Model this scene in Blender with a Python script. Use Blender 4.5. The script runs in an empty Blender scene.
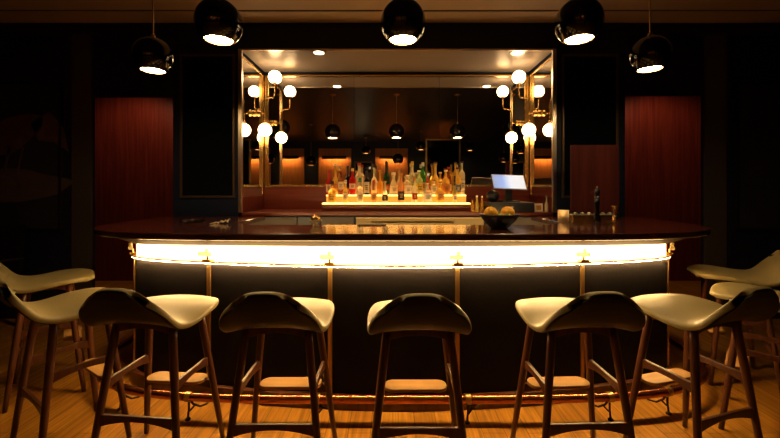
import bpy, bmesh, math, random
from mathutils import Vector, Matrix
PI = math.pi
S = bpy.context.scene
C = S.collection
F, VX, VY, HC = 370.0, 393.0, 190.0, 1.35      # focal length in px, vanishing point, eye height
# ------------------------------------------------------------------ camera
cam = bpy.data.cameras.new('camera'); camo = bpy.data.objects.new('camera', cam); C.objects.link(camo)
cam.sensor_width = 36; cam.lens = F / 780 * 36
cam.shift_x = -3 / 780; cam.shift_y = -29 / 780
cam.clip_start = 0.02
camo.location = (0, 0, HC); camo.rotation_euler = (PI / 2, 0, 0)
S.camera = camo
# ------------------------------------------------------------------ world and exposure
w = bpy.data.worlds.new('world'); S.world = w; w.use_nodes = True
w.node_tree.nodes['Background'].inputs[0].default_value = (0.16, 0.24, 0.75, 1)
w.node_tree.nodes['Background'].inputs[1].default_value = 0.007
S.view_settings.view_transform = 'Standard'; S.view_settings.look = 'None'
S.view_settings.exposure = 0.0; S.view_settings.gamma = 1
S.view_settings.use_curve_mapping = False
S.cycles.use_denoising = True
WARM = (1.0, 0.62, 0.27)
# lamp strengths
STRIP, GLOBE, PEND, STEP, PICT, DOWN, UNDER = 15.0, 20.0, 95.0, 4.2, 110.0, 14.0, 250.0

def spot(name, loc, target, power, angle, color=WARM, r=0.05, blend=0.6):
    d = bpy.data.lights.new(name, 'SPOT'); d.energy = power; d.color = color
    d.spot_size = math.radians(angle); d.spot_blend = blend; d.shadow_soft_size = r
    o = bpy.data.objects.new(name, d); C.objects.link(o); o.location = loc
    o.rotation_euler = (Vector(target) - Vector(loc)).to_track_quat('-Z', 'Y').to_euler()
    return o
spot('passage_fill', (-3.5, 4.7, 2.85), (-4.0, 5.5, 0.9), 26, 130, (1, 0.5, 0.25), 0.04)  # added light without a fixture, brightens the red wall of the left passage
spot('passage_fill', (3.6, 4.7, 2.85), (4.1, 5.5, 0.9), 26, 130, (1, 0.5, 0.25), 0.04)  # same added fill for the right passage, no fixture there
# no spots over the bar; the ceiling band's colour carries that wash
# ------------------------------------------------------------------ materials
MATS = {}
def pr(name, col, rough=0.5, metal=0.0, coat=0.0, spec=0.5, emit=None, es=0, trans=0.0, ior=1.45):
    if name in MATS: return MATS[name]
    m = bpy.data.materials.new(name); m.use_nodes = True
    b = m.node_tree.nodes['Principled BSDF']
    b.inputs['Base Color'].default_value = (*col, 1); b.inputs['Roughness'].default_value = rough
    b.inputs['Metallic'].default_value = metal; b.inputs['Coat Weight'].default_value = coat; b.inputs['Coat Roughness'].default_value = 0.10
    b.inputs['Specular IOR Level'].default_value = spec
    b.inputs['Transmission Weight'].default_value = trans; b.inputs['IOR'].default_value = ior
    if emit:
        b.inputs['Emission Color'].default_value = (*emit, 1); b.inputs['Emission Strength'].default_value = es
    MATS[name] = m
    return m
def N(m, t, **kw):
    n = m.node_tree.nodes.new(t)
    for k, v in kw.items(): setattr(n, k, v)
    return n
def wood(name, c1, c2, scale=(2, 40, 40), rough=0.35, coat=0.0, spec=0.5, bump=0.03):
    """grain stretched along the axis with the smallest scale"""
    if name in MATS: return MATS[name]
    m = pr(name, c1, rough, coat=coat, spec=spec); L = m.node_tree.links
    b = m.node_tree.nodes['Principled BSDF']
    tc = N(m, 'ShaderNodeTexCoord'); mp = N(m, 'ShaderNodeMapping'); mp.inputs['Scale'].default_value = scale
    nz = N(m, 'ShaderNodeTexNoise'); nz.inputs['Scale'].default_value = 1.0; nz.inputs['Detail'].default_value = 6
    nz.inputs['Distortion'].default_value = 0.6
    cr = N(m, 'ShaderNodeValToRGB'); cr.color_ramp.elements[0].position = 0.35; cr.color_ramp.elements[1].position = 0.68
    cr.color_ramp.elements[0].color = (*c1, 1); cr.color_ramp.elements[1].color = (*c2, 1)
    L.new(tc.outputs['Object'], mp.inputs[0]); L.new(mp.outputs[0], nz.inputs[0]); L.new(nz.outputs[0], cr.inputs[0])
    L.new(cr.outputs[0], b.inputs['Base Color'])
    bp = N(m, 'ShaderNodeBump'); bp.inputs['Strength'].default_value = bump; bp.inputs['Distance'].default_value = 0.01
    L.new(nz.outputs[0], bp.inputs['Height']); L.new(bp.outputs[0], b.inputs['Normal'])
    return m
def noisy(name, col, var=0.35, scale=30, rough=0.5, metal=0.0, bump=0.1, spec=0.5, coat=0.0):
    if name in MATS: return MATS[name]
    m = pr(name, col, rough, metal, spec=spec, coat=coat); L = m.node_tree.links
    b = m.node_tree.nodes['Principled BSDF']
    tc = N(m, 'ShaderNodeTexCoord'); nz = N(m, 'ShaderNodeTexNoise'); nz.inputs['Scale'].default_value = scale
    nz.inputs['Detail'].default_value = 5
    cr = N(m, 'ShaderNodeValToRGB')
    cr.color_ramp.elements[0].color = (*[c * (1 - var) for c in col], 1); cr.color_ramp.elements[1].color = (*[min(1, c * (1 + var)) for c in col], 1)
    L.new(tc.outputs['Object'], nz.inputs[0]); L.new(nz.outputs[0], cr.inputs[0]); L.new(cr.outputs[0], b.inputs['Base Color'])
    bp = N(m, 'ShaderNodeBump'); bp.inputs['Strength'].default_value = bump; bp.inputs['Distance'].default_value = 0.005
    L.new(nz.outputs[0], bp.inputs['Height']); L.new(bp.outputs[0], b.inputs['Normal'])
    return m
def floor_mat():
    m = pr('oak_planks', (0.3, 0.12, 0.03), 0.38); L = m.node_tree.links; b = m.node_tree.nodes['Principled BSDF']
    tc = N(m, 'ShaderNodeTexCoord'); mp = N(m, 'ShaderNodeMapping'); mp.inputs['Rotation'].default_value = (0, 0, PI / 2)
    br = N(m, 'ShaderNodeTexBrick'); br.offset = 0.37; br.inputs['Scale'].default_value = 1
    br.inputs['Brick Width'].default_value = 1.5; br.inputs['Row Height'].default_value = 0.125
    br.inputs['Mortar Size'].default_value = 0.0016; br.inputs['Mortar Smooth'].default_value = 0.2
    br.inputs['Color1'].default_value = (0.47, 0.23, 0.030, 1); br.inputs['Color2'].default_value = (0.34, 0.155, 0.018, 1)
    br.inputs['Mortar'].default_value = (0.05, 0.018, 0.005, 1)
    L.new(tc.outputs['Object'], mp.inputs[0]); L.new(mp.outputs[0], br.inputs[0])
    m2 = N(m, 'ShaderNodeMapping'); m2.inputs['Scale'].default_value = (45, 2.0, 1)
    nz = N(m, 'ShaderNodeTexNoise'); nz.inputs['Scale'].default_value = 1; nz.inputs['Detail'].default_value = 7; nz.inputs['Distortion'].default_value = 0.9
    L.new(tc.outputs['Object'], m2.inputs[0]); L.new(m2.outputs[0], nz.inputs[0])
    cr = N(m, 'ShaderNodeValToRGB'); cr.color_ramp.elements[0].position = 0.3; cr.color_ramp.elements[1].position = 0.7
    cr.color_ramp.elements[0].color = (0.55, 0.5, 0.45, 1); cr.color_ramp.elements[1].color = (1.25, 1.2, 1.15, 1)
    L.new(nz.outputs[0], cr.inputs[0])
    mx = N(m, 'ShaderNodeMix', data_type='RGBA', blend_type='MULTIPLY'); mx.inputs[0].default_value = 1
    L.new(br.outputs[0], mx.inputs[6]); L.new(cr.outputs[0], mx.inputs[7]); L.new(mx.outputs[2], b.inputs['Base Color'])
    bp = N(m, 'ShaderNodeBump'); bp.inputs['Strength'].default_value = 0.15; bp.inputs['Distance'].default_value = 0.004
    L.new(nz.outputs[0], bp.inputs['Height']); L.new(bp.outputs[0], b.inputs['Normal'])
    return m

M_floor = floor_mat()
M_litband = noisy('lit_ceiling_band', (0.62, 0.47, 0.32), 0.05, 3, 0.45, bump=0.0)  # brown far paler than the ceiling paint, stands in for light on it
M_ceil = noisy('ceiling_paint', (0.03, 0.03, 0.04), 0.05, 3, 0.42, bump=0.0)
M_black = noisy('black_wall_paint', (0.007, 0.011, 0.030), 0.12, 4, 0.5, bump=0.02, spec=0.3)
M_wallblk = noisy('dark_wall_paint', (0.009, 0.014, 0.036), 0.2, 5, 0.55, bump=0.02)
M_taupe = noisy('taupe_paint', (0.07, 0.056, 0.05), 0.1, 5, 0.6, bump=0.02)
M_redwood = wood('red_mahogany', (0.10, 0.016, 0.010), (0.17, 0.030, 0.017), (28, 28, 1.2), 0.42, spec=0.3)
M_bkwood = wood('red_mahogany_long', (0.13, 0.022, 0.012), (0.21, 0.040, 0.020), (1.5, 28, 28), 0.33)
M_top = wood('polished_rosewood', (0.042, 0.010, 0.006), (0.075, 0.018, 0.010), (1.6, 28, 28), 0.19, coat=0.6, spec=0.7)
M_apron = wood('lit_walnut', (0.030, 0.014, 0.004), (0.045, 0.020, 0.005), (1.6, 28, 28), 0.65, spec=0.05)
M_walnut = wood('walnut_legs', (0.06, 0.020, 0.010), (0.115, 0.038, 0.016), (30, 30, 2.0), 0.34)
M_oak = wood('pale_oak', (0.36, 0.19, 0.05), (0.46, 0.25, 0.075), (2, 30, 30), 0.4)
M_leather = noisy('olive_leather', (0.30, 0.24, 0.105), 0.10, 90, 0.42, bump=0.12)
M_panel = noisy('black_leather_panel', (0.006, 0.005, 0.006), 0.25, 60, 0.55, bump=0.2, spec=0.15)
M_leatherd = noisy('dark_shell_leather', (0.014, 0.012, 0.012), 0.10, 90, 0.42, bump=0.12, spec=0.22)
M_acrylic = pr('clear_acrylic', (0.75, 0.55, 0.28), 0.5, trans=0.6, ior=1.3)
M_darkred = wood('dark_red_wood', (0.045, 0.009, 0.008), (0.075, 0.014, 0.011), (28, 28, 1.2), 0.6, spec=0.12)
M_brass = pr('brass', (0.80, 0.52, 0.18), 0.26, 1.0)
M_brassd = pr('aged_brass', (0.50, 0.33, 0.13), 0.36, 1.0)
M_copper = pr('copper_tube', (0.50, 0.17, 0.07), 0.27, 1.0)
M_iron = pr('dark_bronze', (0.05, 0.035, 0.025), 0.4, 0.8)
M_bronze = pr('thin_bronze_frame', (0.13, 0.08, 0.045), 0.4, 0.7)
M_steel = pr('brushed_steel', (0.45, 0.40, 0.34), 0.35, 1.0)
M_steeld = pr('dull_steel_door', (0.11, 0.09, 0.075), 0.55, 0.6)
M_satin = pr('satin_nickel', (0.62, 0.55, 0.46), 0.3, 1.0)
M_gloss = pr('gloss_black', (0.003, 0.003, 0.005), 0.04, 0, 0.6)
M_mirror = pr('smoked_mirror', (0.80, 0.77, 0.74), 0.0, 1.0)
M_dglass = pr('black_glass', (0.004, 0.005, 0.008), 0.03)
M_nceil = noisy('niche_ceiling_paint', (0.34, 0.29, 0.25), 0.04, 3, 0.3, bump=0)
M_blackplastic = pr('black_plastic', (0.012, 0.012, 0.016), 0.3)
M_strip = pr('frosted_light_panel', (0.9, 0.85, 0.75), 0.5, emit=(1.0, 0.64, 0.26), es=STRIP)
M_globe = pr('opal_glass', (0.95, 0.9, 0.8), 0.3, emit=(1.0, 0.66, 0.32), es=GLOBE)
M_bulb = pr('pendant_bulb', (0.9, 0.85, 0.7), 0.4, emit=(1.0, 0.66, 0.30), es=PEND)
M_goldin = pr('gold_lining', (0.9, 0.6, 0.22), 0.4, 0.6)
M_step = pr('glowing_step', (0.9, 0.7, 0.4), 0.4, emit=(1.0, 0.52, 0.13), es=STEP)
M_riser = pr('amber_riser', (0.16, 0.08, 0.02), 0.4, emit=(1.0, 0.40, 0.035), es=0.75)
M_under = pr('under_lip_led', (0.9, 0.8, 0.6), 0.4, emit=(1.0, 0.60, 0.21), es=UNDER)
M_bulb2 = pr('dim_pendant_bulb', (0.9, 0.85, 0.7), 0.4, emit=(1.0, 0.58, 0.24), es=4)
M_pict = pr('picture_bulb', (0.9, 0.8, 0.6), 0.4, emit=(1.0, 0.50, 0.14), es=PICT)
M_down = pr('downlight_bulb', (0.9, 0.85, 0.8), 0.4, emit=(1.0, 0.72, 0.42), es=DOWN)
M_orangewall = wood('amber_wood_panel', (0.36, 0.13, 0.035), (0.48, 0.19, 0.05), (25, 25, 1.5), 0.5)
M_screen = pr('tablet_screen', (0.1, 0.1, 0.1), 0.2)
M_cream = noisy('cream_paper', (0.85, 0.76, 0.6), 0.05, 20, 0.7, bump=0)
M_orange = noisy('orange_peel', (0.92, 0.44, 0.03), 0.12, 160, 0.42, bump=0.5)
M_lime = noisy('lime_peel', (0.22, 0.24, 0.05), 0.2, 90, 0.4, bump=0.3)
M_bowl = pr('dark_bowl', (0.022, 0.018, 0.022), 0.35)

# ------------------------------------------------------------------ helpers
def tag(o, label=None, cat=None, group=None, kind=None):
    if label: o['label'] = label
    if cat: o['category'] = cat
    if group: o['group'] = group
    if kind: o['kind'] = kind
    return o
def thing(name, label, cat, loc=(0, 0, 0), rz=0, group=None):
    o = bpy.data.objects.new(name, None); C.objects.link(o); o.empty_display_size = 0.1
    o.location = loc; o.rotation_euler = (0, 0, rz)
    return tag(o, label, cat, group)
def obj(name, bm, mat, parent=None, smooth=False, bevel=0, sub=0, seg=2, label=None, norm=True):
    if norm: bmesh.ops.recalc_face_normals(bm, faces=bm.faces[:])
    me = bpy.data.meshes.new(name); bm.to_mesh(me); bm.free()
    if smooth:
        for p in me.polygons: p.use_smooth = True
    me.materials.append(mat)
    o = bpy.data.objects.new(name, me); C.objects.link(o)
    if parent: o.parent = parent
    if bevel:
        md = o.modifiers.new('bevel', 'BEVEL'); md.width = bevel; md.segments = seg; md.limit_method = 'ANGLE'; md.angle_limit = math.radians(35)
    if sub:
        md = o.modifiers.new('sub', 'SUBSURF'); md.levels = sub; md.render_levels = sub
    if label: o['label'] = label
    return o
def struct(name, bm, mat, **k):
    return tag(obj(name, bm, mat, **k), kind='structure')
def B(): return bmesh.new()
def box(bm, x0, x1, y0, y1, z0, z1, mtx=None):
    v = [bm.verts.new((x, y, z)) for x in (x0, x1) for y in (y0, y1) for z in (z0, z1)]
    for f in ((0, 1, 3, 2), (4, 6, 7, 5), (0, 4, 5, 1), (2, 3, 7, 6), (0, 2, 6, 4), (1, 5, 7, 3)):
        bm.faces.new([v[i] for i in f])
    if mtx: bmesh.ops.transform(bm, matrix=mtx, verts=v)
    return bm
def bx(*a, **k): return box(B(), *a, **k)
def lathe(bm, prof, seg=24, cx=0, cy=0, cz=0, mtx=None, a0=0, a1=2 * PI):
    full = abs(a1 - a0 - 2 * PI) < 1e-6
    n = seg if full else seg + 1
    rings = []; allv = []
    for r, z in prof:
        if r < 1e-6:
            ring = [bm.verts.new((cx, cy, cz + z))]
        else:
            ring = [bm.verts.new((cx + r * math.cos(a0 + (a1 - a0) * i / seg), cy + r * math.sin(a0 + (a1 - a0) * i / seg), cz + z)) for i in range(n)]
        rings.append(ring); allv += ring
    for a, b in zip(rings, rings[1:]):
        for i in range(seg):
            j = (i + 1) % n if full else i + 1
            if len(a) == 1 and len(b) == 1: continue
            if len(a) == 1: bm.faces.new((a[0], b[j], b[i]))
            elif len(b) == 1: bm.faces.new((a[i], a[j], b[0]))
            else: bm.faces.new((a[i], a[j], b[j], b[i]))
    if mtx: bmesh.ops.transform(bm, matrix=mtx, verts=allv)
    return bm
def tube(bm, pts, r, seg=10, closed=False, cap=True):
    pts = [Vector(p) for p in pts]; n = len(pts)
    rs = r if isinstance(r, (list, tuple)) else [r] * n
    rings = []; up = None
    for i, p in enumerate(pts):
        if closed: t = pts[(i + 1) % n] - pts[i - 1]
        else: t = pts[min(i + 1, n - 1)] - pts[max(i - 1, 0)]
        t.normalize()
        if up is None:
            up = Vector((0, 0, 1)) if abs(t.z) < 0.9 else Vector((0, 1, 0))
        s = t.cross(up).normalized(); u = s.cross(t).normalized(); up = u
        rings.append([bm.verts.new(p + (s * math.cos(2 * PI * k / seg) + u * math.sin(2 * PI * k / seg)) * rs[i]) for k in range(seg)])
    for i in range(n if closed else n - 1):
        a, b = rings[i], rings[(i + 1) % n]
        for k in range(seg): bm.faces.new((a[k], a[(k + 1) % seg], b[(k + 1) % seg], b[k]))
    if cap and not closed: bm.faces.new(rings[0][::-1]); bm.faces.new(rings[-1])
    return bm
def cyl(bm, p0, p1, r, seg=16, r2=None): return tube(bm, [p0, p1], [r, r if r2 is None else r2], seg)
def sphere(bm, c, r, seg=24, rings=14, sc=(1, 1, 1)):
    ret = bmesh.ops.create_uvsphere(bm, u_segments=seg, v_segments=rings, radius=r)
    bmesh.ops.transform(bm, matrix=Matrix.Translation(c) @ Matrix.Diagonal((*sc, 1)), verts=ret['verts'])
    return bm
def cr_spline(pts, n):
    """dense Catmull-Rom through pts"""
    P_ = [Vector(p) for p in pts]; P_ = [2 * P_[0] - P_[1]] + P_ + [2 * P_[-1] - P_[-2]]
    out = []
    for i in range(1, len(P_) - 2):
        for k in range(n):
            t = k / n; a, b, c, d = P_[i - 1:i + 3]
            out.append(0.5 * ((2 * b) + (c - a) * t + (2 * a - 5 * b + 4 * c - d) * t * t + (3 * b - a - 3 * c + d) * t ** 3))
    out.append(P_[-2]); return out
def prism(bm, poly, z0, z1):
    a = [bm.verts.new((x, y, z0)) for x, y in poly]; b = [bm.verts.new((x, y, z1)) for x, y in poly]
    bm.faces.new(a[::-1]); bm.faces.new(b); n = len(poly)
    for i in range(n): bm.faces.new((a[i], a[(i + 1) % n], b[(i + 1) % n], b[i]))
    return bm
def dup(root, loc, rz, label):
    r = root.copy(); C.objects.link(r); r.location = loc; r.rotation_euler = (0, 0, rz); r['label'] = label
    for ch in list(root.children):
        c = ch.copy(); C.objects.link(c); c.parent = r
        for g in ch.children:
            d = g.copy(); C.objects.link(d); d.parent = c
    return r
def W(px, py, Z):
    """a spot in the room seen along a direction, at depth Z"""
    return Vector(((px - VX) * Z / F, Z, HC - (py - VY) * Z / F))

# ------------------------------------------------------------------ the setting
CEIL = 2.98
struct('floor', bx(-6, 6, -4.6, 7, -0.1, 0), M_floor)
bm = B(); box(bm, -6, 6, -4.6, 3.34, CEIL, CEIL + 0.1); box(bm, -6, 6, 3.36, 7, CEIL, CEIL + 0.1); box(bm, -6, 6, 3.34, 3.36, CEIL + 0.03, CEIL + 0.1)
struct('ceiling', bm, M_ceil)
struct('ceiling_lit_near', bx(-6, 6, 2.75, 3.335, CEIL - 0.008, CEIL - 0.0005), M_litband)  # sheet added as the lit part of the ceiling, light put in its colour
struct('ceiling_lit_far', bx(-6, 6, 3.365, 3.59, CEIL - 0.008, CEIL - 0.0005), M_litband)  # the same painted-in light beyond the groove
NL, NR, NF, NB = -1.482, 1.566, 3.6, 4.25       # niche: left, right, front, back
# black block around the niche
struct('wall_niche_left', bx(-2.14, NL - 0.022, NF, NB + 0.15, 0, CEIL), M_black)
struct('wall_niche_right', bx(NR + 0.022, 2.257, NF, NB + 0.15, 0, CEIL), M_black)
struct('wall_niche_top', bx(NL - 0.022, NR + 0.022, NF, NB + 0.15, 2.73, CEIL), M_black)
struct('wall_niche_back', bx(NL - 0.022, NR + 0.022, NB + 0.03, NB + 0.15, 0, 2.73), M_black)
struct('trim_1', bx(NL, NR, NF + 0.005, NB + 0.029, 2.712, 2.729), M_nceil)      # niche ceiling lining
# metal edge round the niche opening
bm = B(); box(bm, NL - 0.021, NL + 0.016, NF - 0.012, NF + 0.015, 1.131, 2.72); box(bm, NR - 0.016, NR + 0.021, NF - 0.012, NF + 0.015, 1.131, 2.72)
box(bm, NL + 0.016, NR - 0.016, NF - 0.012, NF + 0.004, 2.704, 2.72)
struct('trim_2', bm, M_satin, bevel=0.002)
# outer front walls with a tall opening each side, red panelled walls behind
YW = 3.9
struct('wall_left_front', bx(-6, -3.165, YW, YW + 0.03, 0, CEIL), M_wallblk)
struct('wall_right_front', bx(3.27, 6, YW, YW + 0.03, 0, CEIL), M_wallblk)
struct('wall_left_lintel', bx(-3.165, -2.14, YW, YW + 0.03, 2.33, CEIL), M_wallblk)
struct('wall_right_lintel', bx(2.257, 3.27, YW, YW + 0.03, 2.345, CEIL), M_wallblk)
struct('trim_3', bx(-3.37, -3.165, YW - 0.02, YW - 0.001, 0, CEIL), M_taupe)
struct('trim_4', bx(3.27, 3.50, YW - 0.02, YW - 0.001, 0, CEIL), M_taupe)
struct('wall_left_passage', bx(-4.6, -1.6, 5.5, 5.6, 0, CEIL), M_redwood)
bm = B(); box(bm, 1.6, 4.525, 5.5, 5.6, 0, CEIL); box(bm, 4.535, 5.2, 5.5, 5.6, 0, CEIL); box(bm, 4.525, 4.535, 5.52, 5.6, 0, CEIL)
struct('wall_right_passage', bm, M_redwood)
struct('wall_back', bx(-6, 6, 6.5, 6.6, 0, CEIL), M_wallblk)
struct('wall_left', bx(-6.1, -6, -4.6, 7, 0, CEIL), M_wallblk)
struct('wall_right', bx(6, 6.1, -4.6, 7, 0, CEIL), M_wallblk)
struct('wall_rear', bx(-6, 6, -4.1, -4.0, 0, CEIL), M_wallblk)
struct('baseboard_right', bx(3.50, 6, YW - 0.02, YW - 0.001, 0, 0.12), M_wallblk)
struct('baseboard_left', bx(-6, -3.37, YW - 0.02, YW - 0.001, 0, 0.12), M_wallblk)

# framed dark glass panels each side of the niche
def framed(name, x0, x1, z0, z1, y, label, mat, fm, t=0.02, cat='wall panel'):
    r = thing(name, label, cat, ((x0 + x1) / 2, y, z0))
    hw, h = (x1 - x0) / 2, z1 - z0
    obj('glass', bx(-hw + t, hw - t, -0.008, -0.001, t, h - t), mat, r)
    b = B()
    box(b, -hw, -hw + t, -0.018, -0.001, 0, h); box(b, hw - t, hw, -0.018, -0.001, 0, h)
    box(b, -hw + t, hw - t, -0.018, -0.001, 0, t); box(b, -hw + t, hw - t, -0.018, -0.001, h - t, h)
    obj('frame', b, fm, r, bevel=0.002)
    return r
framed('glass_wall_panel', -2.065, -1.535, 1.275, 2.667, NF, 'tall black glass panel in a thin bronze frame left of the bottle niche', M_dglass, M_bronze)
framed('glass_wall_panel', 1.64, 2.185, 1.275, 2.667, NF, 'tall black glass panel right of the bottle niche, above the red wooden board', M_dglass, M_bronze)

# dim mural with a long-legged bird, left; plain dark one, right
def mural(x0, x1, z0, z1, label, bird):
    r = thing('wall_painting', label, 'painting', ((x0 + x1) / 2, YW, z0))
    hw, h = (x1 - x0) / 2, z1 - z0
    obj('canvas', bx(-hw, hw, -0.02, -0.001, 0, h), noisy('dark_canvas', (0.02, 0.022, 0.032), 0.3, 6, 0.7), r)
    b = B(); t = 0.025
    for a in ((-hw - t, -hw, 0 - t, h + t), (hw, hw + t, 0 - t, h + t), (-hw, hw, -t, 0), (-hw, hw, h, h + t)):
        box(b, a[0], a[1], -0.03, -0.001, a[2], a[3])
    obj('frame', b, M_iron, r, bevel=0.003)
    if bird:
        b = B()
        def flat(poly):
            a_ = [b.verts.new((x, -0.0225, z)) for x, z in poly]; c_ = [b.verts.new((x, -0.0201, z)) for x, z in poly]
            b.faces.new(a_); b.faces.new(c_[::-1])
            for i in range(len(poly)): b.faces.new((a_[i], a_[(i + 1) % len(poly)], c_[(i + 1) % len(poly)], c_[i]))
        body = [Vector((0.02 + 0.30 * math.cos(t_) + 0.05 * math.sin(2 * t_), 0.98 + 0.19 * math.sin(t_) + 0.10 * math.cos(t_))) for t_ in [i * 2 * PI / 28 for i in range(28)]]
        flat([(p.x, p.y) for p in body])
        nk = cr_spline([(-0.22, 0.98, 0), (-0.34, 1.15, 0), (-0.30, 1.32, 0), (-0.36, 1.45, 0)], 5)
        flat([(p.x - 0.04, p.y) for p in nk] + [(-0.46, 1.42)] + [(-0.34, 1.49)] + [(p.x + 0.04, p.y) for p in reversed(nk)])
        flat([(0.20, 1.10), (0.40, 1.22), (0.55, 1.05), (0.60, 0.80), (0.45, 0.9), (0.28, 0.92)])
        for lx in (-0.02, 0.12):
            flat([(lx - 0.012, 0.85), (lx + 0.012, 0.85), (lx - 0.05, 0.55), (lx - 0.074, 0.55)])
            flat([(lx - 0.08, 0.56), (lx + 0.05, 0.50), (lx + 0.05, 0.488), (lx - 0.16, 0.54)])
        obj('painted_bird', b, noisy('faded_bird_paint', (0.12, 0.07, 0.06), 0.5, 14, 0.7), r)
        b = B()
        a_ = [Vector((0.62 * math.cos(t_) * (1 + 0.08 * math.sin(5 * t_)), 0.45 + 0.16 * math.sin(t_) * (1 + 0.12 * math.cos(4 * t_)))) for t_ in [i * 2 * PI / 40 for i in range(40)]]
        v0 = [b.verts.new((p.x, -0.0215, p.y)) for p in a_]; v1 = [b.verts.new((p.x, -0.0202, p.y)) for p in a_]
        b.faces.new(v0); b.faces.new(v1[::-1])
        for i in range(40): b.faces.new((v0[i], v0[(i + 1) % 40], v1[(i + 1) % 40], v1[i]))
        obj('painted_ground', b, noisy('faded_ground_paint', (0.10, 0.065, 0.05), 0.5, 10, 0.7), r)
    return r
mural(-4.5, -3.50, 0.95, 2.45, 'dim dark painting of a long-legged bird on the left wall', True)
mural(3.62, 4.6, 0.95, 2.45, 'dim dark painting, almost black, on the right wall', False)

# ------------------------------------------------------------------ the room behind, as the mirrors show it
for k, X in enumerate((-3.55, -1.96, -0.05, 1.72)):
    nm = ['far left one of', 'second from the left of', 'middle one of', 'far right one of'][k]
    r = thing('amber_wall_panel', 'amber lit wooden panel with a picture light, %s those reflected in the bar mirror' % ['leftmost', 'the one seen beside the left lamp of', 'the one seen behind the middle pendant of', 'rightmost'][k] if False else
              ['amber lit wall panel reflected at the left edge of the back mirror', 'amber lit wall panel reflected below the left pendant reflection', 'amber lit wall panel reflected below the middle pendant reflection', 'amber lit wall panel reflected in the narrow left side mirror'][k], 'wall panel', (X, -4.0, 0.8), PI)
    obj('board', bx(-0.55, 0.55, -0.03, -0.001, 0, 1.95), M_orangewall, r, bevel=0.004)
    b = B(); box(b, -0.40, 0.40, -0.16, -0.11, 1.64, 1.69); box(b, -0.40, 0.40, -0.168, -0.1605, 1.585, 1.69)
    obj('picture_light', b, M_iron, r)
    obj('bulb', bx(-0.38, 0.38, -0.155, -0.125, 1.63, 1.639), M_pict, r)
    b = B(); cyl(b, (-0.2, -0.12, 1.66), (-0.2, -0.03, 1.66), 0.008); cyl(b, (0.2, -0.12, 1.66), (0.2, -0.03, 1.66), 0.008)
    obj('bracket', b, M_brassd, r)
# framed partition standing in the room
r = thing('partition_screen', 'dark glass partition in a bronze frame reflected behind the bottles', 'partition', (1.35, -1.5, 0))
obj('glass', bx(-0.43, 0.43, -0.01, 0.01, 0.05, 2.69), M_dglass, r)
b = B(); box(b, -0.47, -0.43, -0.03, 0.03, 0, 2.73); box(b, 0.43, 0.47, -0.03, 0.03, 0, 2.73); box(b, -0.43, 0.43, -0.03, 0.03, 2.69, 2.73); box(b, -0.43, 0.43, -0.03, 0.03, 0, 0.05)
obj('frame', b, M_brassd, r, bevel=0.003)
# doorway frame between two amber panels
r = thing('rear_doorway', 'dark doorway with a small lit pane reflected between two amber panels', 'doorway', (-1.0, -4.0, 0), PI)
b = B(); box(b, -0.30, -0.26, -0.05, -0.001, 0, 2.32); box(b, 0.26, 0.30, -0.05, -0.001, 0, 2.32); box(b, -0.26, 0.26, -0.05, -0.001, 2.27, 2.32)
obj('frame', b, M_taupe, r, bevel=0.003)
obj('pane', bx(-0.26, 0.26, -0.02, -0.001, 0, 2.27), M_dglass, r)
b = B(); sphere(b, (0.05, -0.14, 1.75), 0.07, 16, 10); obj('lamp_globe', b, M_globe, r, smooth=True)
b = B(); cyl(b, (0.05, -0.14, 1.69), (0.05, -0.01, 1.62), 0.008); obj('lamp_arm', b, M_brassd, r)

# ------------------------------------------------------------------ mirrors in the niche
ws = (NR - NL - 0.11) / 3
for k in range(3):
    x0 = NL + 0.055 + k * ws
    r = thing('back_mirror', ['back mirror sheet at the left, beside the left globe lamp', 'middle back mirror sheet behind the tall bottles', 'back mirror sheet at the right, above the tablet'][k], 'mirror', (x0 + ws / 2, NB + 0.03, 1.41))
    obj('glass', bx(-ws / 2 + 0.0015, ws / 2 - 0.0015, -0.03, -0.001, 0, 1.24), M_mirror, r)
    obj('bottom_frame', bx(-ws / 2, ws / 2, -0.045, -0.001, -0.024, -0.0005), M_brass, r, bevel=0.002)
    obj('top_frame', bx(-ws / 2, ws / 2, -0.045, -0.001, 1.2405, 1.26), M_brass, r, bevel=0.002)
    if k == 0: obj('corner_frame', bx(-ws / 2 - 0.05, -ws / 2 - 0.001, -0.036, -0.001, -0.024, 1.26), M_brass, r, bevel=0.002)
    if k == 2: obj('corner_frame', bx(ws / 2 + 0.001, ws / 2 + 0.05, -0.036, -0.001, -0.024, 1.26), M_brass, r, bevel=0.002)
for sgn, X, lb in ((1, NL, 'narrow mirror on the left side of the niche, holding the left globe lamp'), (-1, NR, 'narrow mirror on the right side of the niche, holding the right globe lamp')):
    r = thing('side_mirror', lb, 'mirror', (X, NF, 1.28))
    def sb(x0, x1, *a): return (min(sgn * x0, sgn * x1), max(sgn * x0, sgn * x1), *a)
    obj('glass', bx(*sb(-0.02, 0.0, 0.045, 0.60, 0.02, 1.37)), M_mirror, r)
    b = B()
    box(b, *sb(-0.02, 0.006, 0.022, 0.045, 0, 1.39)); box(b, *sb(-0.02, 0.006, 0.60, 0.62, 0, 1.39))
    box(b, *sb(-0.02, 0.006, 0.045, 0.60, 0, 0.02)); box(b, *sb(-0.02, 0.006, 0.045, 0.60, 1.37, 1.39))
    obj('frame', b, M_brass, r, bevel=0.0015)

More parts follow.
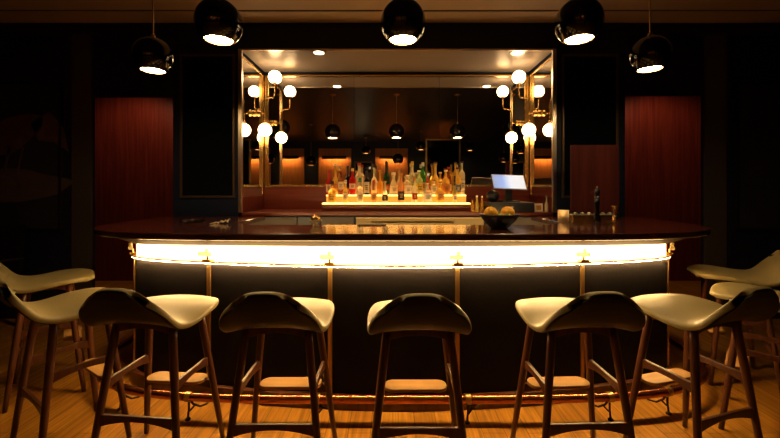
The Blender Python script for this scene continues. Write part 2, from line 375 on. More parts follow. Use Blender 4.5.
# globe wall lamps on the side mirrors
def wall_lamp(X, s, lb):
    r = thing('globe_wall_lamp', lb, 'wall lamp', (X, 3.96, 2.17))
    x = lambda v: s * v
    b = B(); lathe(b, [(0, 0), (0.034, 0), (0.036, 0.006), (0.030, 0.014), (0.012, 0.018), (0.012, 0.026), (0.030, 0.030), (0.036, 0.044), (0.030, 0.058), (0.012, 0.064), (0, 0.064)], 20, mtx=Matrix.Rotation(s * PI / 2, 4, 'Y'))
    bmesh.ops.translate(b, vec=(x(0.001), 0, 0), verts=b.verts[:])
    obj('wall_mount', b, M_brass, r, smooth=True)
    b = B(); cyl(b, (x(0.064), 0, 0), (x(0.112), 0, 0), 0.0065, 10)
    tube(b, cr_spline([(x(0.112), 0, -0.09), (x(0.112), 0, 0.06), (x(0.118), 0, 0.145), (x(0.15), 0, 0.168), (x(0.195), 0, 0.172), (x(0.216), 0, 0.20), (x(0.219), 0, 0.31)], 6), 0.0065, 10)
    obj('arm', b, M_brass, r, smooth=True)
    b = B(); lathe(b, [(0.0, -0.012), (0.018, -0.012), (0.03, 0.002), (0.03, 0.008), (0, 0.008)], 18, x(0.219), 0, 0.314); obj('globe_holder', b, M_brass, r, smooth=True)
    b = B(); lathe(b, [(0.0, 0.012), (0.018, 0.012), (0.03, -0.002), (0.03, -0.008), (0, -0.008)], 18, x(0.112), 0, -0.104); obj('globe_holder', b, M_brass, r, smooth=True)
    b = B(); sphere(b, (x(0.219), 0, 0.388), 0.069); obj('glass_globe', b, M_globe, r, smooth=True)
    b = B(); sphere(b, (x(0.112), 0, -0.178), 0.069); obj('glass_globe', b, M_globe, r, smooth=True)
wall_lamp(NL, 1, 'brass lamp with two glowing opal globes on the left side mirror')
wall_lamp(NR, -1, 'brass lamp with two glowing opal globes on the right side mirror')
# downlights in the niche ceiling
for px, lb in ((319, 'small lit downlight at the left end of the niche ceiling'), (517, 'small lit downlight at the right end of the niche ceiling')):
    X = (px - VX) * 3.66 / F
    r = thing('recessed_downlight', lb, 'ceiling light', (X, 3.655, 2.712))
    b = B(); lathe(b, [(0.05, -0.001), (0.068, -0.001), (0.068, -0.008), (0.05, -0.008), (0.05, -0.001)], 24); obj('ring', b, M_satin, r)
    b = B(); lathe(b, [(0, -0.006), (0.049, -0.006), (0.049, -0.001), (0, -0.001)], 24); obj('bulb', b, M_down, r)

# ------------------------------------------------------------------ back counter
r = thing('back_counter', 'reddish wooden counter with steel cupboard doors inside the mirrored niche', 'counter', (0, 0, 0))
obj('worktop', bx(NL + 0.002, NR - 0.002, 3.61, NB + 0.028, 1.10, 1.13), M_bkwood, r, bevel=0.004)
obj('splashback', bx(NL + 0.002, NR - 0.002, NB - 0.005, NB + 0.028, 1.1305, 1.385), M_bkwood, r)
obj('side_panel', bx(NL - 0.018, NL + 0.001, 3.62, NB - 0.006, 1.132, 1.278), M_redwood, r)
obj('side_panel', bx(NR - 0.001, NR + 0.018, 3.62, NB - 0.006, 1.132, 1.278), M_redwood, r)
obj('carcass', bx(NL + 0.01, NR - 0.01, 3.66, NB + 0.02, 0.0, 1.099), M_black, r)
for a, c, mt in ((245, 297, M_steeld), (321, 354, M_steeld), (297.5, 320.5, M_blackplastic), (486, 553, M_steeld)):
    d = obj('door', bx((a - VX) * 3.64 / F, (c - VX) * 3.64 / F - 0.004, 3.64, 3.659, 0.12, 1.085), mt, r, bevel=0.003, label='black door' if mt is M_blackplastic else 'steel door')
    xm = (c - VX) * 3.64 / F - 0.03
    b = B(); cyl(b, (xm, 3.625, 0.85), (xm, 3.625, 1.0), 0.006); cyl(b, (xm, 3.625, 0.87), (xm, 3.641, 0.87), 0.004); cyl(b, (xm, 3.625, 0.98), (xm, 3.641, 0.98), 0.004)
    obj('handle', b, M_steel, d)
x0, x1 = (356 - VX) * 3.63 / F, (484 - VX) * 3.63 / F
obj('speed_rail', bx(x0, x1, 3.625, 3.645, 1.070, 1.080), M_brassd, r, bevel=0.002)
obj('glass_door', bx(x0, x1, 3.646, 3.659, 0.12, 1.069), pr('dull_brass_door', (0.30, 0.23, 0.12), 0.5, 0.7), r)
b = B(); cyl(b, (x0 + 0.15, 3.62, 1.035), (x1 - 0.3, 3.62, 1.035), 0.006); cyl(b, (x0 + 0.2, 3.62, 1.035), (x0 + 0.2, 3.646, 1.035), 0.004); cyl(b, (x1 - 0.35, 3.62, 1.035), (x1 - 0.35, 3.646, 1.035), 0.004)
obj('towel_rail', b, M_iron, r)

# glowing step for the bottles
x0, x1 = (322 - VX) * 3.85 / F, (470.5 - VX) * 3.85 / F
r = thing('bottle_step', 'glowing amber two-step bottle display on the back counter', 'bottle display', ((x0 + x1) / 2, 3.85, 1.1305))
hw = (x1 - x0) / 2
Z1, Z2 = 1.215, 1.297
obj('base', bx(-hw, hw, 0.0, 0.30, 0, Z1 - 1.1305 - 0.014), M_bkwood, r, bevel=0.003)
obj('lower_step', bx(-hw, hw, -0.003, 0.13, Z1 - 1.1305 - 0.0135, Z1 - 1.1305), M_step, r, bevel=0.002)
obj('riser', bx(-hw + 0.02, hw - 0.02, 0.1305, 0.30, Z1 - 1.1305 - 0.0135, Z2 - 1.1305 - 0.0125), M_riser, r, bevel=0.002)
obj('upper_step', bx(-hw + 0.02, hw - 0.02, 0.125, 0.30, Z2 - 1.1305 - 0.012, Z2 - 1.1305), M_step, r, bevel=0.002)

# ------------------------------------------------------------------ bottles
def glass(col, rough=0.04, key=None):
    return pr('glass_%s' % (key or '_'.join(str(c) for c in col)), col, 0.08, trans=0.6, ior=1.36)
G = dict(clear=(1.0, 0.90, 0.62), amber=(0.95, 0.50, 0.08), honey=(1.0, 0.72, 0.16), red=(0.75, 0.03, 0.015), green=(0.12, 0.5, 0.08),
         dgreen=(0.02, 0.10, 0.03), black=(0.012, 0.010, 0.010), pink=(1.0, 0.50, 0.18), brown=(0.45, 0.13, 0.03), lime=(0.85, 0.95, 0.45))
LB = dict(cream=(0.85, 0.75, 0.55), white=(0.9, 0.85, 0.75), dark=(0.03, 0.02, 0.03), amber=(0.6, 0.25, 0.05), red=(0.5, 0.04, 0.02), blue=(0.12, 0.2, 0.45), gold=(0.7, 0.45, 0.12), green=(0.05, 0.2, 0.06), yellow=(0.85, 0.6, 0.1))
def cmat(c): return noisy('label_' + c, LB[c], 0.12, 60, 0.55, bump=0)
PROF = {
 'wine': [(0.0, 0.0), (0.9, 0.0), (1, 0.02), (1, 0.60), (0.85, 0.68), (0.42, 0.76), (0.36, 0.80), (0.36, 0.96), (0.40, 0.965), (0.40, 1), (0, 1)],
 'spirit': [(0.0, 0.0), (0.92, 0.0), (1, 0.02), (1, 0.62), (0.92, 0.69), (0.5, 0.76), (0.38, 0.80), (0.36, 0.97), (0.42, 0.975), (0.42, 1), (0, 1)],
 'squat': [(0.0, 0.0), (0.9, 0.0), (1, 0.03), (1, 0.55), (0.9, 0.66), (0.45, 0.74), (0.32, 0.78), (0.3, 0.97), (0.36, 0.975), (0.36, 1), (0, 1)],
 'bulb': [(0.0, 0.0), (0.62, 0.0), (0.8, 0.05), (1, 0.25), (1, 0.38), (0.75, 0.54), (0.35, 0.64), (0.28, 0.7), (0.28, 0.95), (0.4, 0.97), (0.4, 1), (0, 1)],
 'cone': [(0.0, 0.0), (0.95, 0.0), (1, 0.03), (0.9, 0.35), (0.55, 0.62), (0.34, 0.74), (0.3, 0.97), (0.36, 0.975), (0.36, 1), (0, 1)],
 'slim': [(0.0, 0.0), (0.9, 0.0), (1, 0.02), (1, 0.52), (0.75, 0.62), (0.5, 0.68), (0.45, 0.97), (0.55, 0.975), (0.55, 1), (0, 1)],
 'box': None,
}
def bottle(px, top, wpx, row, shape, col, capcol, labcol, label, lab=(0.18, 0.5), cap=0.10):
    Yd, z0 = {0: (3.905, Z1), 1: (4.015, Z2), 2: (4.105, Z2)}[row]
    x = (px - VX) * Yd / F; h = HC - (top - VY) * Yd / F - z0; rad = wpx * Yd / F / 2
    r = thing('liquor_bottle', label, 'bottle', (x, Yd, z0 + 0.0005), random.uniform(0, 0.3), 'bottles on the glowing step')
    hb = h * (1 - cap * 0.55)
    b = B()
    if shape == 'box':
        box(b, -rad, rad, -rad * 0.6, rad * 0.6, 0, hb * 0.66)
        lathe(b, [(0, hb * 0.655), (rad * 0.75, hb * 0.66), (rad * 0.42, hb * 0.76), (rad * 0.36, hb * 0.8), (rad * 0.36, hb), (0, hb)], 16)
        obj('glass_body', b, glass(G[col], key=col), r, bevel=0.004)
    else:
        lathe(b, [(a * rad, c * hb) for a, c in PROF[shape]], 20)
        obj('glass_body', b, glass(G[col], key=col), r, smooth=True)
    nr = rad * 0.46
    b = B(); lathe(b, [(0, hb + 0.0004), (nr, hb + 0.0004), (nr * 1.02, h * 0.998), (nr * 0.9, h), (0, h)], 16)
    if shape in ('wine', 'slim'): lathe(b, [(nr * 1.03, hb - h * cap), (nr * 1.03, hb + 0.0004)], 16)
    obj('cap', b, cmat(capcol), r, smooth=False)
    if labcol:
        b = B()
        if shape == 'box': box(b, -rad * 0.8, rad * 0.8, -rad * 0.6 - 0.0015, -rad * 0.6 - 0.0002, hb * lab[0], hb * lab[1])
        else:
            lathe(b, [(rad + 0.0008, hb * lab[0]), (rad + 0.0008, hb * lab[1])], 14, a0=-PI / 2 - 1.15, a1=-PI / 2 + 1.15)
            bmesh.ops.solidify(b, geom=b.faces[:], thickness=-0.0006)
        obj('label', b, cmat(labcol), r)
        b = B(); zc = hb * (lab[0] + lab[1]) / 2; hh = hb * (lab[1] - lab[0]) * 0.14; rr = (rad * 0.6 + 0.0016) if shape == 'box' else rad + 0.0016
        for q, (ww, dz) in enumerate(((0.5, 0.9), (0.36, -0.4), (0.42, -1.5))):
            if shape == 'box': box(b, -rad * ww, rad * ww, -rr - 0.0005, -rr, zc + dz * hh, zc + dz * hh + hh * 0.5)
            else:
                lathe(b, [(rr, zc + dz * hh), (rr, zc + dz * hh + hh * 0.5)], 6, a0=-PI / 2 - ww, a1=-PI / 2 + ww)
        obj('label_print', b, cmat('dark' if labcol not in ('dark', 'red', 'blue') else 'gold'), r)
    return r
random.seed(4)
BOT = [
 # lower step, left to right
 (332, 181, 8, 0, 'squat', 'honey', 'dark', 'yellow', 'short yellow bottle with a dark neck, first on the lower step', (0.05, 0.5), 0.3),
 (345.5, 180, 5.5, 0, 'slim', 'honey', 'cream', 'cream', 'slim pale yellow bottle, second on the lower step', (0.15, 0.45), 0.1),
 (360, 177.5, 6.8, 0, 'spirit', 'clear', 'green', 'cream', 'clear bottle with a green neck on the lower step', (0.1, 0.5), 0.34),
 (373.8, 180, 6, 0, 'slim', 'pink', 'red', 'gold', 'slim rose bottle with a red neck on the lower step', (0.15, 0.5), 0.3),
 (385, 181, 6.2, 0, 'cone', 'clear', 'amber', 'dark', 'clear tapered bottle with an amber cap on the lower step', (0.1, 0.4), 0.15),
 (401, 173, 7, 0, 'spirit', 'pink', 'amber', 'dark', 'tall rose bottle with dark label on the lower step', (0.1, 0.42), 0.14),
 (414.4, 177, 6, 0, 'spirit', 'clear', 'amber', 'red', 'clear bottle with a red label on the lower step', (0.15, 0.45), 0.3),
 (427, 183, 9.6, 0, 'box', 'clear', 'cream', 'cream', 'low square clear bottle on the lower step', (0.1, 0.5), 0.12),
 (440, 183, 7.6, 0, 'box', 'honey', 'cream', 'amber', 'square bottle with round amber label on the lower step', (0.15, 0.6), 0.1),
 (454.6, 176, 4.8, 0, 'slim', 'honey', 'dark', 'cream', 'slim yellow bottle with a black top, last on the lower step', (0.1, 0.4), 0.45),
 # upper step, front row
 (329, 170, 6.2, 1, 'wine', 'red', 'red', 'cream', 'rosy red bottle with cream label at the left end of the upper step', (0.12, 0.5), 0.3),
 (341, 172, 6.6, 1, 'squat', 'brown', 'red', 'cream', 'dark red bottle with a wide cream label on the upper step', (0.25, 0.6), 0.1),
 (352.5, 168.5, 6.6, 1, 'spirit', 'red', 'gold', 'cream', 'bright red aperitif bottle with a gold cap', (0.25, 0.48), 0.2),
 (366.7, 171, 5.8, 1, 'wine', 'black', 'dark', 'cream', 'black wine bottle with a cream label on the upper step', (0.1, 0.6), 0.2),
 (380, 170, 6, 1, 'bulb', 'amber', 'amber', None, 'amber round-bellied bottle on the upper step', (0, 0), 0.1),
 (393.5, 172.5, 9, 1, 'cone', 'clear', 'cream', 'cream', 'wide clear bottle with a tapered shoulder on the upper step', (0.1, 0.45), 0.2),
 (407.5, 175, 9, 1, 'squat', 'clear', 'white', 'white', 'stout clear bottle with white label on the upper step', (0.1, 0.5), 0.1),
 (419, 170.5, 7.6, 1, 'spirit', 'lime', 'white', 'yellow', 'pale green bottle with yellow label on the upper step', (0.1, 0.5), 0.1),
 (427.5, 177, 4.6, 1, 'slim', 'red', 'red', None, 'small red bottle in the middle of the upper step', (0, 0), 0.2),
 (434, 180, 6.8, 1, 'squat', 'clear', 'dark', 'white', 'small bottle with a printed white label on the upper step', (0.1, 0.6), 0.1),
 (445.8, 170, 7.8, 1, 'squat', 'honey', 'cream', 'amber', 'wide golden bottle with a cream stopper on the upper step', (0.1, 0.45), 0.12),
 (457.5, 168, 6.8, 1, 'spirit', 'honey', 'dark', 'blue', 'golden bottle with a blue label at the right end', (0.1, 0.4), 0.1),
 # upper step, back row
 (335.5, 164.5, 7.4, 2, 'bulb', 'honey', 'white', 'red', 'tall pale gold bottle with a round belly in the back row', (0.25, 0.36), 0.1),
 (347.8, 166, 5.4, 2, 'wine', 'black', 'dark', 'dark', 'slender black bottle in the back row near the red one', (0.1, 0.3), 0.2),
 (359.3, 163, 8, 2, 'spirit', 'clear', 'red', 'cream', 'tall clear bottle with a bright red cap in the back row', (0.15, 0.6), 0.16),
 (374, 164, 7.2, 2, 'bulb', 'clear', 'dark', None, 'crystal decanter with round stopper in the back row', (0, 0), 0.22),
 (386.5, 161.5, 6.2, 2, 'wine', 'dgreen', 'dark', 'red', 'tall dark wine bottle in the back row', (0.15, 0.35), 0.2),
 (399.4, 168.5, 5.4, 2, 'slim', 'clear', 'amber', 'white', 'slim clear bottle with an amber cap in the back row', (0.15, 0.4), 0.16),
 (412.3, 161.5, 6.4, 2, 'spirit', 'clear', 'yellow', 'cream', 'tall clear bottle with a yellow cap in the back row', (0.2, 0.5), 0.2),
 (423, 162.5, 6.4, 2, 'wine', 'green', 'white', 'gold', 'green bottle with a white cap in the back row', (0.15, 0.4), 0.08),
 (435.3, 162, 9, 2, 'bulb', 'honey', 'dark', None, 'big golden round bottle in the back row', (0, 0), 0.1),
 (448.5, 167, 6, 2, 'spirit', 'brown', 'red', 'cream', 'brown bottle with a red cap in the back row', (0.15, 0.4), 0.12),
 (455.3, 162, 5.6, 2, 'spirit', 'honey', 'dark', None, 'gold bottle behind the blue-labelled one in the back row', (0, 0), 0.1),
 (461.8, 161.5, 6.4, 2, 'spirit', 'clear', 'dark', 'cream', 'tall clear bottle with a dark cap, last in the back row', (0.15, 0.45), 0.1),
]
for a in BOT: bottle(*a)

# ------------------------------------------------------------------ things on the back counter, right
BZ = 1.1305
r = thing('cash_register_box', 'low black till drawer box on the back counter under the tablet', 'till', ((507 - VX) * 3.75 / F, 3.75, BZ))
obj('housing', bx(-0.22, 0.22, -0.15, 0.15, 0, 0.10), M_blackplastic, r, bevel=0.006)
obj('drawer', bx(-0.20, 0.20, -0.158, -0.1505, 0.015, 0.085), M_blackplastic, r, bevel=0.002)
b = B(); lathe(b, [(0, 0), (0.012, 0), (0.012, 0.005), (0, 0.005)], 14, mtx=Matrix.Translation((0.0, -0.1585, 0.05)) @ Matrix.Rotation(PI / 2, 4, 'X')); obj('lock', b, M_steel, r)
r = thing('tablet_stand', 'bright tilted tablet on a black stand on top of the till', 'tablet', ((508.5 - VX) * 3.75 / F, 3.75, BZ + 0.1005))
obj('foot', bx(-0.09, 0.09, -0.08, 0.08, 0, 0.012), M_blackplastic, r, bevel=0.004)
obj('stem', bx(-0.035, 0.035, -0.02, 0.02, 0.012, 0.16), M_blackplastic, r, bevel=0.006)
tm = Matrix.Translation((0.0, 0.0, 0.195)) @ Matrix.Rotation(math.radians(2), 4, 'Y') @ Matrix.Rotation(math.radians(-38), 4, 'X')
obj('casing', bx(-0.17, 0.17, -0.012, 0.0, -0.095, 0.095, mtx=tm), M_steel, r, bevel=0.004)
M_scr = pr('tablet_glow', (0.2, 0.2, 0.2), 0.15, emit=(0.62, 0.74, 1.0), es=0.9)
nt = M_scr.node_tree; tcn = nt.nodes.new('ShaderNodeTexCoord'); gx = nt.nodes.new('ShaderNodeSeparateXYZ'); rmp = nt.nodes.new('ShaderNodeValToRGB')
rmp.color_ramp.elements[0].color = (0.30, 0.40, 0.62, 1); rmp.color_ramp.elements[1].color = (0.95, 0.92, 0.85, 1)
rmp.color_ramp.elements.new(0.3).color = (0.32, 0.48, 0.9, 1); rmp.color_ramp.elements.new(0.55).color = (0.9, 0.93, 1.0, 1)
nt.links.new(tcn.outputs['Generated'], gx.inputs[0]); nt.links.new(gx.outputs[0], rmp.inputs[0]); nt.links.new(rmp.outputs[0], nt.nodes['Principled BSDF'].inputs['Emission Color'])
obj('screen', bx(-0.16, 0.16, -0.0135, -0.0122, -0.085, 0.085, mtx=tm), M_scr, r, label='glowing pale blue screen')
# small bottles, cards and jar around the till
def small_bottle(px, Z, top, wpx, col, capc, lb, base=BZ, nm='small_bottle'):
    x = (px - VX) * Z / F; h = HC - (top - VY) * Z / F - base; rad = wpx * Z / F / 2
    r = thing(nm, lb, 'bottle', (x, Z, base + 0.0005), 0, 'small bottles beside the till')
    b = B(); lathe(b, [(a * rad, c * h * 0.9) for a, c in PROF['slim']], 16); obj('glass_body', b, glass(G[col], key=col), r, smooth=True)
    b = B(); lathe(b, [(0, h * 0.9 + 0.0004), (rad * 0.55, h * 0.9 + 0.0004), (rad * 0.5, h), (0, h)], 12); obj('cap', b, cmat(capc), r)
small_bottle(472.5, 3.68, 199, 3.6, 'amber', 'dark', 'tiny amber bottle at the left of the till')
small_bottle(477, 3.66, 195.5, 4.2, 'honey', 'cream', 'taller yellow bottle with a pale top at the left of the till')
small_bottle(482, 3.70, 196, 3.6, 'amber', 'white', 'small amber bottle touching the till')
small_bottle(546.5, 3.70, 196, 3.6, 'clear', 'blue', 'small clear blue-capped bottle at the right end of the back counter')
r = thing('round_shade_dish', 'dark round bowl leaning beside the tablet stand', 'bowl', ((494 - VX) * 3.75 / F, 3.80, BZ + 0.1005))
b = B(); lathe(b, [(0, 0), (0.03, 0), (0.06, 0.03), (0.068, 0.065), (0.05, 0.1), (0.02, 0.115), (0, 0.118)], 24); obj('body', b, M_blackplastic, r, smooth=True)
b = B(); lathe(b, [(0, 0.118), (0.012, 0.1185), (0.012, 0.13), (0, 0.132)], 12); obj('knob', b, M_steel, r)
for px, w_, mt, lb in ((531.5, 6, 'dark', 'small dark card leaning at the right of the till'), (539, 8, 'cream', 'small card with orange blot at the right of the till')):
    x = (px - VX) * 3.7 / F
    r = thing('framed_card', lb, 'card', (x, 3.70, BZ + 0.0005))
    obj('card', bx(-w_ * 0.005, w_ * 0.005, 0, 0.006, 0, 0.085, mtx=Matrix.Rotation(-0.12, 4, 'X')), cmat(mt), r)
    obj('print', bx(-w_ * 0.003, w_ * 0.003, -0.001, -0.0003, 0.02, 0.065, mtx=Matrix.Rotation(-0.12, 4, 'X')), cmat('amber' if mt == 'cream' else 'blue'), r)
    obj('easel_foot', bx(-w_ * 0.004, w_ * 0.004, 0.0065, 0.03, 0, 0.006), M_blackplastic, r)

# ------------------------------------------------------------------ the bar
CX = 0.06
def mirror_prof(h):
    full = [(-x, y) for x, y in reversed(h[1:])] + h
    return [(p.x + CX, p.y) for p in cr_spline([(x, y, 0) for x, y in full], 8)]
body = mirror_prof([(0, 2.28), (0.45, 2.302), (0.9, 2.352), (1.3, 2.42), (1.58, 2.485), (1.79, 2.565), (1.91, 2.66), (1.96, 2.77), (1.98, 2.90), (1.99, 3.1), (1.99, 3.54)])
topo = mirror_prof([(0, 2.10), (0.5, 2.10), (1.0, 2.11), (1.4, 2.145), (1.7, 2.215), (1.93, 2.335), (2.07, 2.49), (2.15, 2.68), (2.19, 2.95), (2.20, 3.2), (2.20, 3.54)])
def offs(path, d):
    out = []
    for i, (x, y) in enumerate(path):
        a = path[max(i - 1, 0)]; b = path[min(i + 1, len(path) - 1)]
        t = Vector((b[0] - a[0], b[1] - a[1])).normalized()
        out.append((x - t.y * d, y + t.x * d))       # d > 0 goes inside (toward the bartender)
    return out
def ribbon(bm, path, i0, i1, d0, d1, z0, z1):
    """solid band along path[i0:i1+1] between two offsets"""
    p = offs(path, d0)[i0:i1 + 1]; q = offs(path, d1)[i0:i1 + 1]
    A = [[bm.verts.new((x, y, z(p[i][1]) if callable(z) else z)) for i, (x, y) in enumerate(pp)] for pp, z in ((p, z0), (p, z1), (q, z1), (q, z0))]
    n = len(p)
    for a, b in ((0, 1), (1, 2), (2, 3), (3, 0)):
        for i in range(n - 1): bm.faces.new((A[a][i], A[a][i + 1], A[b][i + 1], A[b][i]))
    bm.faces.new([A[k][0] for k in (0, 1, 2, 3)]); bm.faces.new([A[k][-1] for k in (3, 2, 1, 0)])
    return bm
def idx_at(path, px):
    """index on the front run of the path whose view direction is nearest px"""
    best = min(range(len(path)), key=lambda i: abs(VX + path[i][0] * F / path[i][1] - px) + (50 if path[i][1] > 2.75 else 0)); return best
# densify body path
def dense(path, step=0.01):
    out = []
    for a, b in zip(path, path[1:]):
        n = max(1, int(math.dist(a, b) / step))
        for k in range(n): out.append((a[0] + (b[0] - a[0]) * k / n, a[1] + (b[1] - a[1]) * k / n))
    out.append(path[-1]); return out
bd = dense(body, 0.02)
bar = thing('bar_counter', 'long curved bar with polished dark wood top, glowing band and black front', 'bar', (0, 0, 0))
# countertop: outer curve, open in the middle at the back
inner = [(1.32, 3.54), (1.30, 2.84), (1.12, 2.66), (-1.02, 2.66), (-1.2, 2.84), (-1.22, 3.54)]
bm = B(); prism(bm, topo + inner, 1.06, 1.10)
obj('countertop', bm, M_top, bar, bevel=0.008, seg=3)
n = len(bd) - 1
iE0, iE1 = idx_at(bd, 131), idx_at(bd, 671)
ztop = lambda y: 1.0 - 0.034 * max(0.0, min(1.0, (y - 2.28) / 0.36))
b = B(); ot = offs(topo, 0.045); ib = offs(body, -0.002); ic = offs(body, 0.03)
rows_ = [[b.verts.new(v) for v in ((ot[i][0], ot[i][1], 1.0595), (ib[i][0], ib[i][1], ztop(ib[i][1])), (ic[i][0], ic[i][1], ztop(ib[i][1])), (ic[i][0], ic[i][1], 1.0595))] for i in range(len(body))]
for a_, c_ in zip(rows_, rows_[1:]):
    for k in range(4): b.faces.new((a_[k], a_[(k + 1) % 4], c_[(k + 1) % 4], c_[k]))
b.faces.new(rows_[0]); b.faces.new(rows_[-1][::-1])
obj('apron', b, M_apron, bar, label='lit coved wooden apron under the bar top')
obj('light_band', ribbon(B(), bd, iE0, iE1, 0.008, 0.0295, 0.892, lambda y: ztop(y) - 0.0005), M_strip, bar, label='glowing frosted light band')
obj('lip', ribbon(B(), bd, iE0, iE1, -0.030, 0.03, 0.878, 0.8915), M_brass, bar, bevel=0.002, label='brass lip under the light band')
obj('under_light', ribbon(B(), bd, iE0 + 2, iE1 - 2, -0.026, -0.014, 0.8755, 0.8778), M_under, bar, label='thin light strip under the brass lip')
cuts = [iE0] + [idx_at(bd, p) for p in (211, 330, 459, 583)] + [iE1]
cuts_all = [0] + cuts + [n]
for a, c in zip(cuts_all, cuts_all[1:]):
    obj('front_panel', ribbon(B(), bd, a, c, 0.0, 0.03, 0.087, 0.8775), M_panel, bar)
obj('side_apron', ribbon(B(), bd, 0, iE0 - 1, 0.0, 0.03, 0.878, 0.964), M_redwood, bar)
obj('side_apron', ribbon(B(), bd, iE1 + 1, n, 0.0, 0.03, 0.878, 0.964), M_redwood, bar)
obj('plinth', ribbon(B(), bd, 0, n, -0.03, 0.03, 0.0, 0.0865), M_walnut, bar, bevel=0.004)
for c in cuts:
    (x, y) = bd[c]; a = bd[max(c - 2, 0)]; b_ = bd[min(c + 2, n)]; ang = math.atan2(b_[1] - a[1], b_[0] - a[0])
    m = Matrix.Translation((x, y, 0)) @ Matrix.Rotation(ang, 4, 'Z')
    obj('brass_strip', bx(-0.013, 0.013, -0.012, -0.0005, 0.087, 0.8775, mtx=m), M_brassd, bar, bevel=0.002)
    b = B(); box(b, -0.03, 0.03, -0.034, 0.006, 0.892, 0.905, mtx=m)
    tube(b, [m @ Vector(v) for v in ((0, -0.016, 0.89), (0, -0.018, 0.925))], 0.008, 10)
    obj('clamp', b, M_brass, bar, smooth=False)
    b = B(); tube(b, [m @ Vector(v) for v in ((-0.055, -0.03, 0.938), (0.03, -0.03, 0.938))], 0.014, 14)
    obj('glass_rod', b, M_acrylic, bar, smooth=False, label='clear rod of the band clamp')
    b = B(); sphere(b, m @ Vector((0.0, -0.03, 0.962)), 0.013, 14, 10); obj('clamp_knob', b, M_acrylic, bar, smooth=True)
# foot rail with brackets
rail = [(x, y) for x, y in dense([(x * 1.0, y + 0.05) for x, y in topo], 0.04) if y < 3.3]
b = B(); tube(b, [(x, y, 0.135) for x, y in rail], 0.025, 16)
fr = obj('foot_rail', b, M_copper, bar, smooth=True, label='copper foot rail along the foot of the bar')
for px in (120, 188, 321, 468, 607, 668):
    i = min(range(len(rail)), key=lambda i: abs(VX + rail[i][0] * F / rail[i][1] - px) + (99 if rail[i][1] > 2.6 else 0))
    x, y = rail[i]; a = rail[i - 1]; c = rail[i + 1]; ang = math.atan2(c[1] - a[1], c[0] - a[0])
    m = Matrix.Translation((x, y, 0)) @ Matrix.Rotation(ang, 4, 'Z')
    b = B()
    cyl(b, m @ Vector((-0.016, 0, 0.135)), m @ Vector((0.016, 0, 0.135)), 0.0285, 18)
    obj('rail_clamp', b, M_brassd, bar)
    b = B(); s = -1 if x > 0.9 else 1
    tube(b, [m @ Vector(v) for v in ((0, 0, 0.11), (0, 0.0, 0.06), (-0.004 * s, -0.004, 0.012))], 0.006, 8)
    lathe(b, [(0, 0), (0.016, 0), (0.017, 0.006), (0.008, 0.014), (0, 0.016)], 12, mtx=m @ Matrix.Translation((-0.004 * s, -0.004, 0.0)))
    tube(b, [m @ Vector(v) for v in ((0.012 * s, 0.0, 0.11), (0.022 * s, 0.01, 0.085), (0.05 * s, 0.03, 0.062), (0.07 * s, 0.06, 0.06), (0.088 * s, 0.085, 0.075))], 0.006, 8)
    tube(b, [m @ Vector(v) for v in ((0.03 * s, 0.014, 0.078), (0.01 * s, 0.004, 0.055), (0.0, 0.0, 0.045))], 0.005, 8)
    obj('rail_bracket', b, M_iron, bar, smooth=True)

# ------------------------------------------------------------------ things on the bar top
TZ = 1.1005
def fruit_pos(px, py, Z): return W(px, py, Z)
bowlp = W(501, 228, 2.36)
r = thing('fruit_bowl', 'wide dark bowl of citrus fruit on the bar top', 'bowl', (bowlp.x, 2.40, TZ))
b = B(); lathe(b, [(0, 0.0), (0.052, 0.0), (0.058, 0.008), (0.095, 0.045), (0.122, 0.082), (0.127, 0.094), (0.122, 0.095), (0.11, 0.08), (0.08, 0.045), (0.045, 0.02), (0, 0.016)], 40)
obj('shell', b, M_bowl, r, smooth=True)
def fruit(nm, lb, cat, dx, dy, dz, rad, mat, sc=(1, 1, 0.95), grp=None):
    o = thing(nm, lb, cat, (bowlp.x + dx, 2.40 + dy, TZ + dz), random.uniform(0, 3), grp)
    b = B(); sphere(b, (0, 0, 0), rad, 20, 14, sc); obj('peel', b, mat, o, smooth=True)
    b = B(); lathe(b, [(0, -0.002), (0.004, -0.001), (0.005, 0.002), (0, 0.003)], 8, 0.3 * rad, -0.25 * rad, rad * sc[2] * 0.93); obj('stem_end', b, M_lime, o)
fruit('orange', 'left orange heaped in the dark fruit bowl', 'orange', -0.058, -0.008, 0.100, 0.044, M_orange, grp='citrus fruit in the bowl')
fruit('orange', 'right orange heaped in the dark fruit bowl', 'orange', 0.055, 0.0, 0.100, 0.045, M_orange, grp='citrus fruit in the bowl')
fruit('lime', 'green lime between the two oranges, at the back', 'lime', 0.0, 0.052, 0.088, 0.024, M_lime, (1.15, 1, 1), 'citrus fruit in the bowl')
fruit('lime', 'green lime in front of the right orange', 'lime', 0.034, -0.068, 0.085, 0.020, M_lime, (1.2, 1, 1), 'citrus fruit in the bowl')
fruit('lime', 'yellow-green lime at the middle of the bowl', 'lime', -0.004, -0.052, 0.080, 0.021, M_lime, (1.15, 1, 1), 'citrus fruit in the bowl')

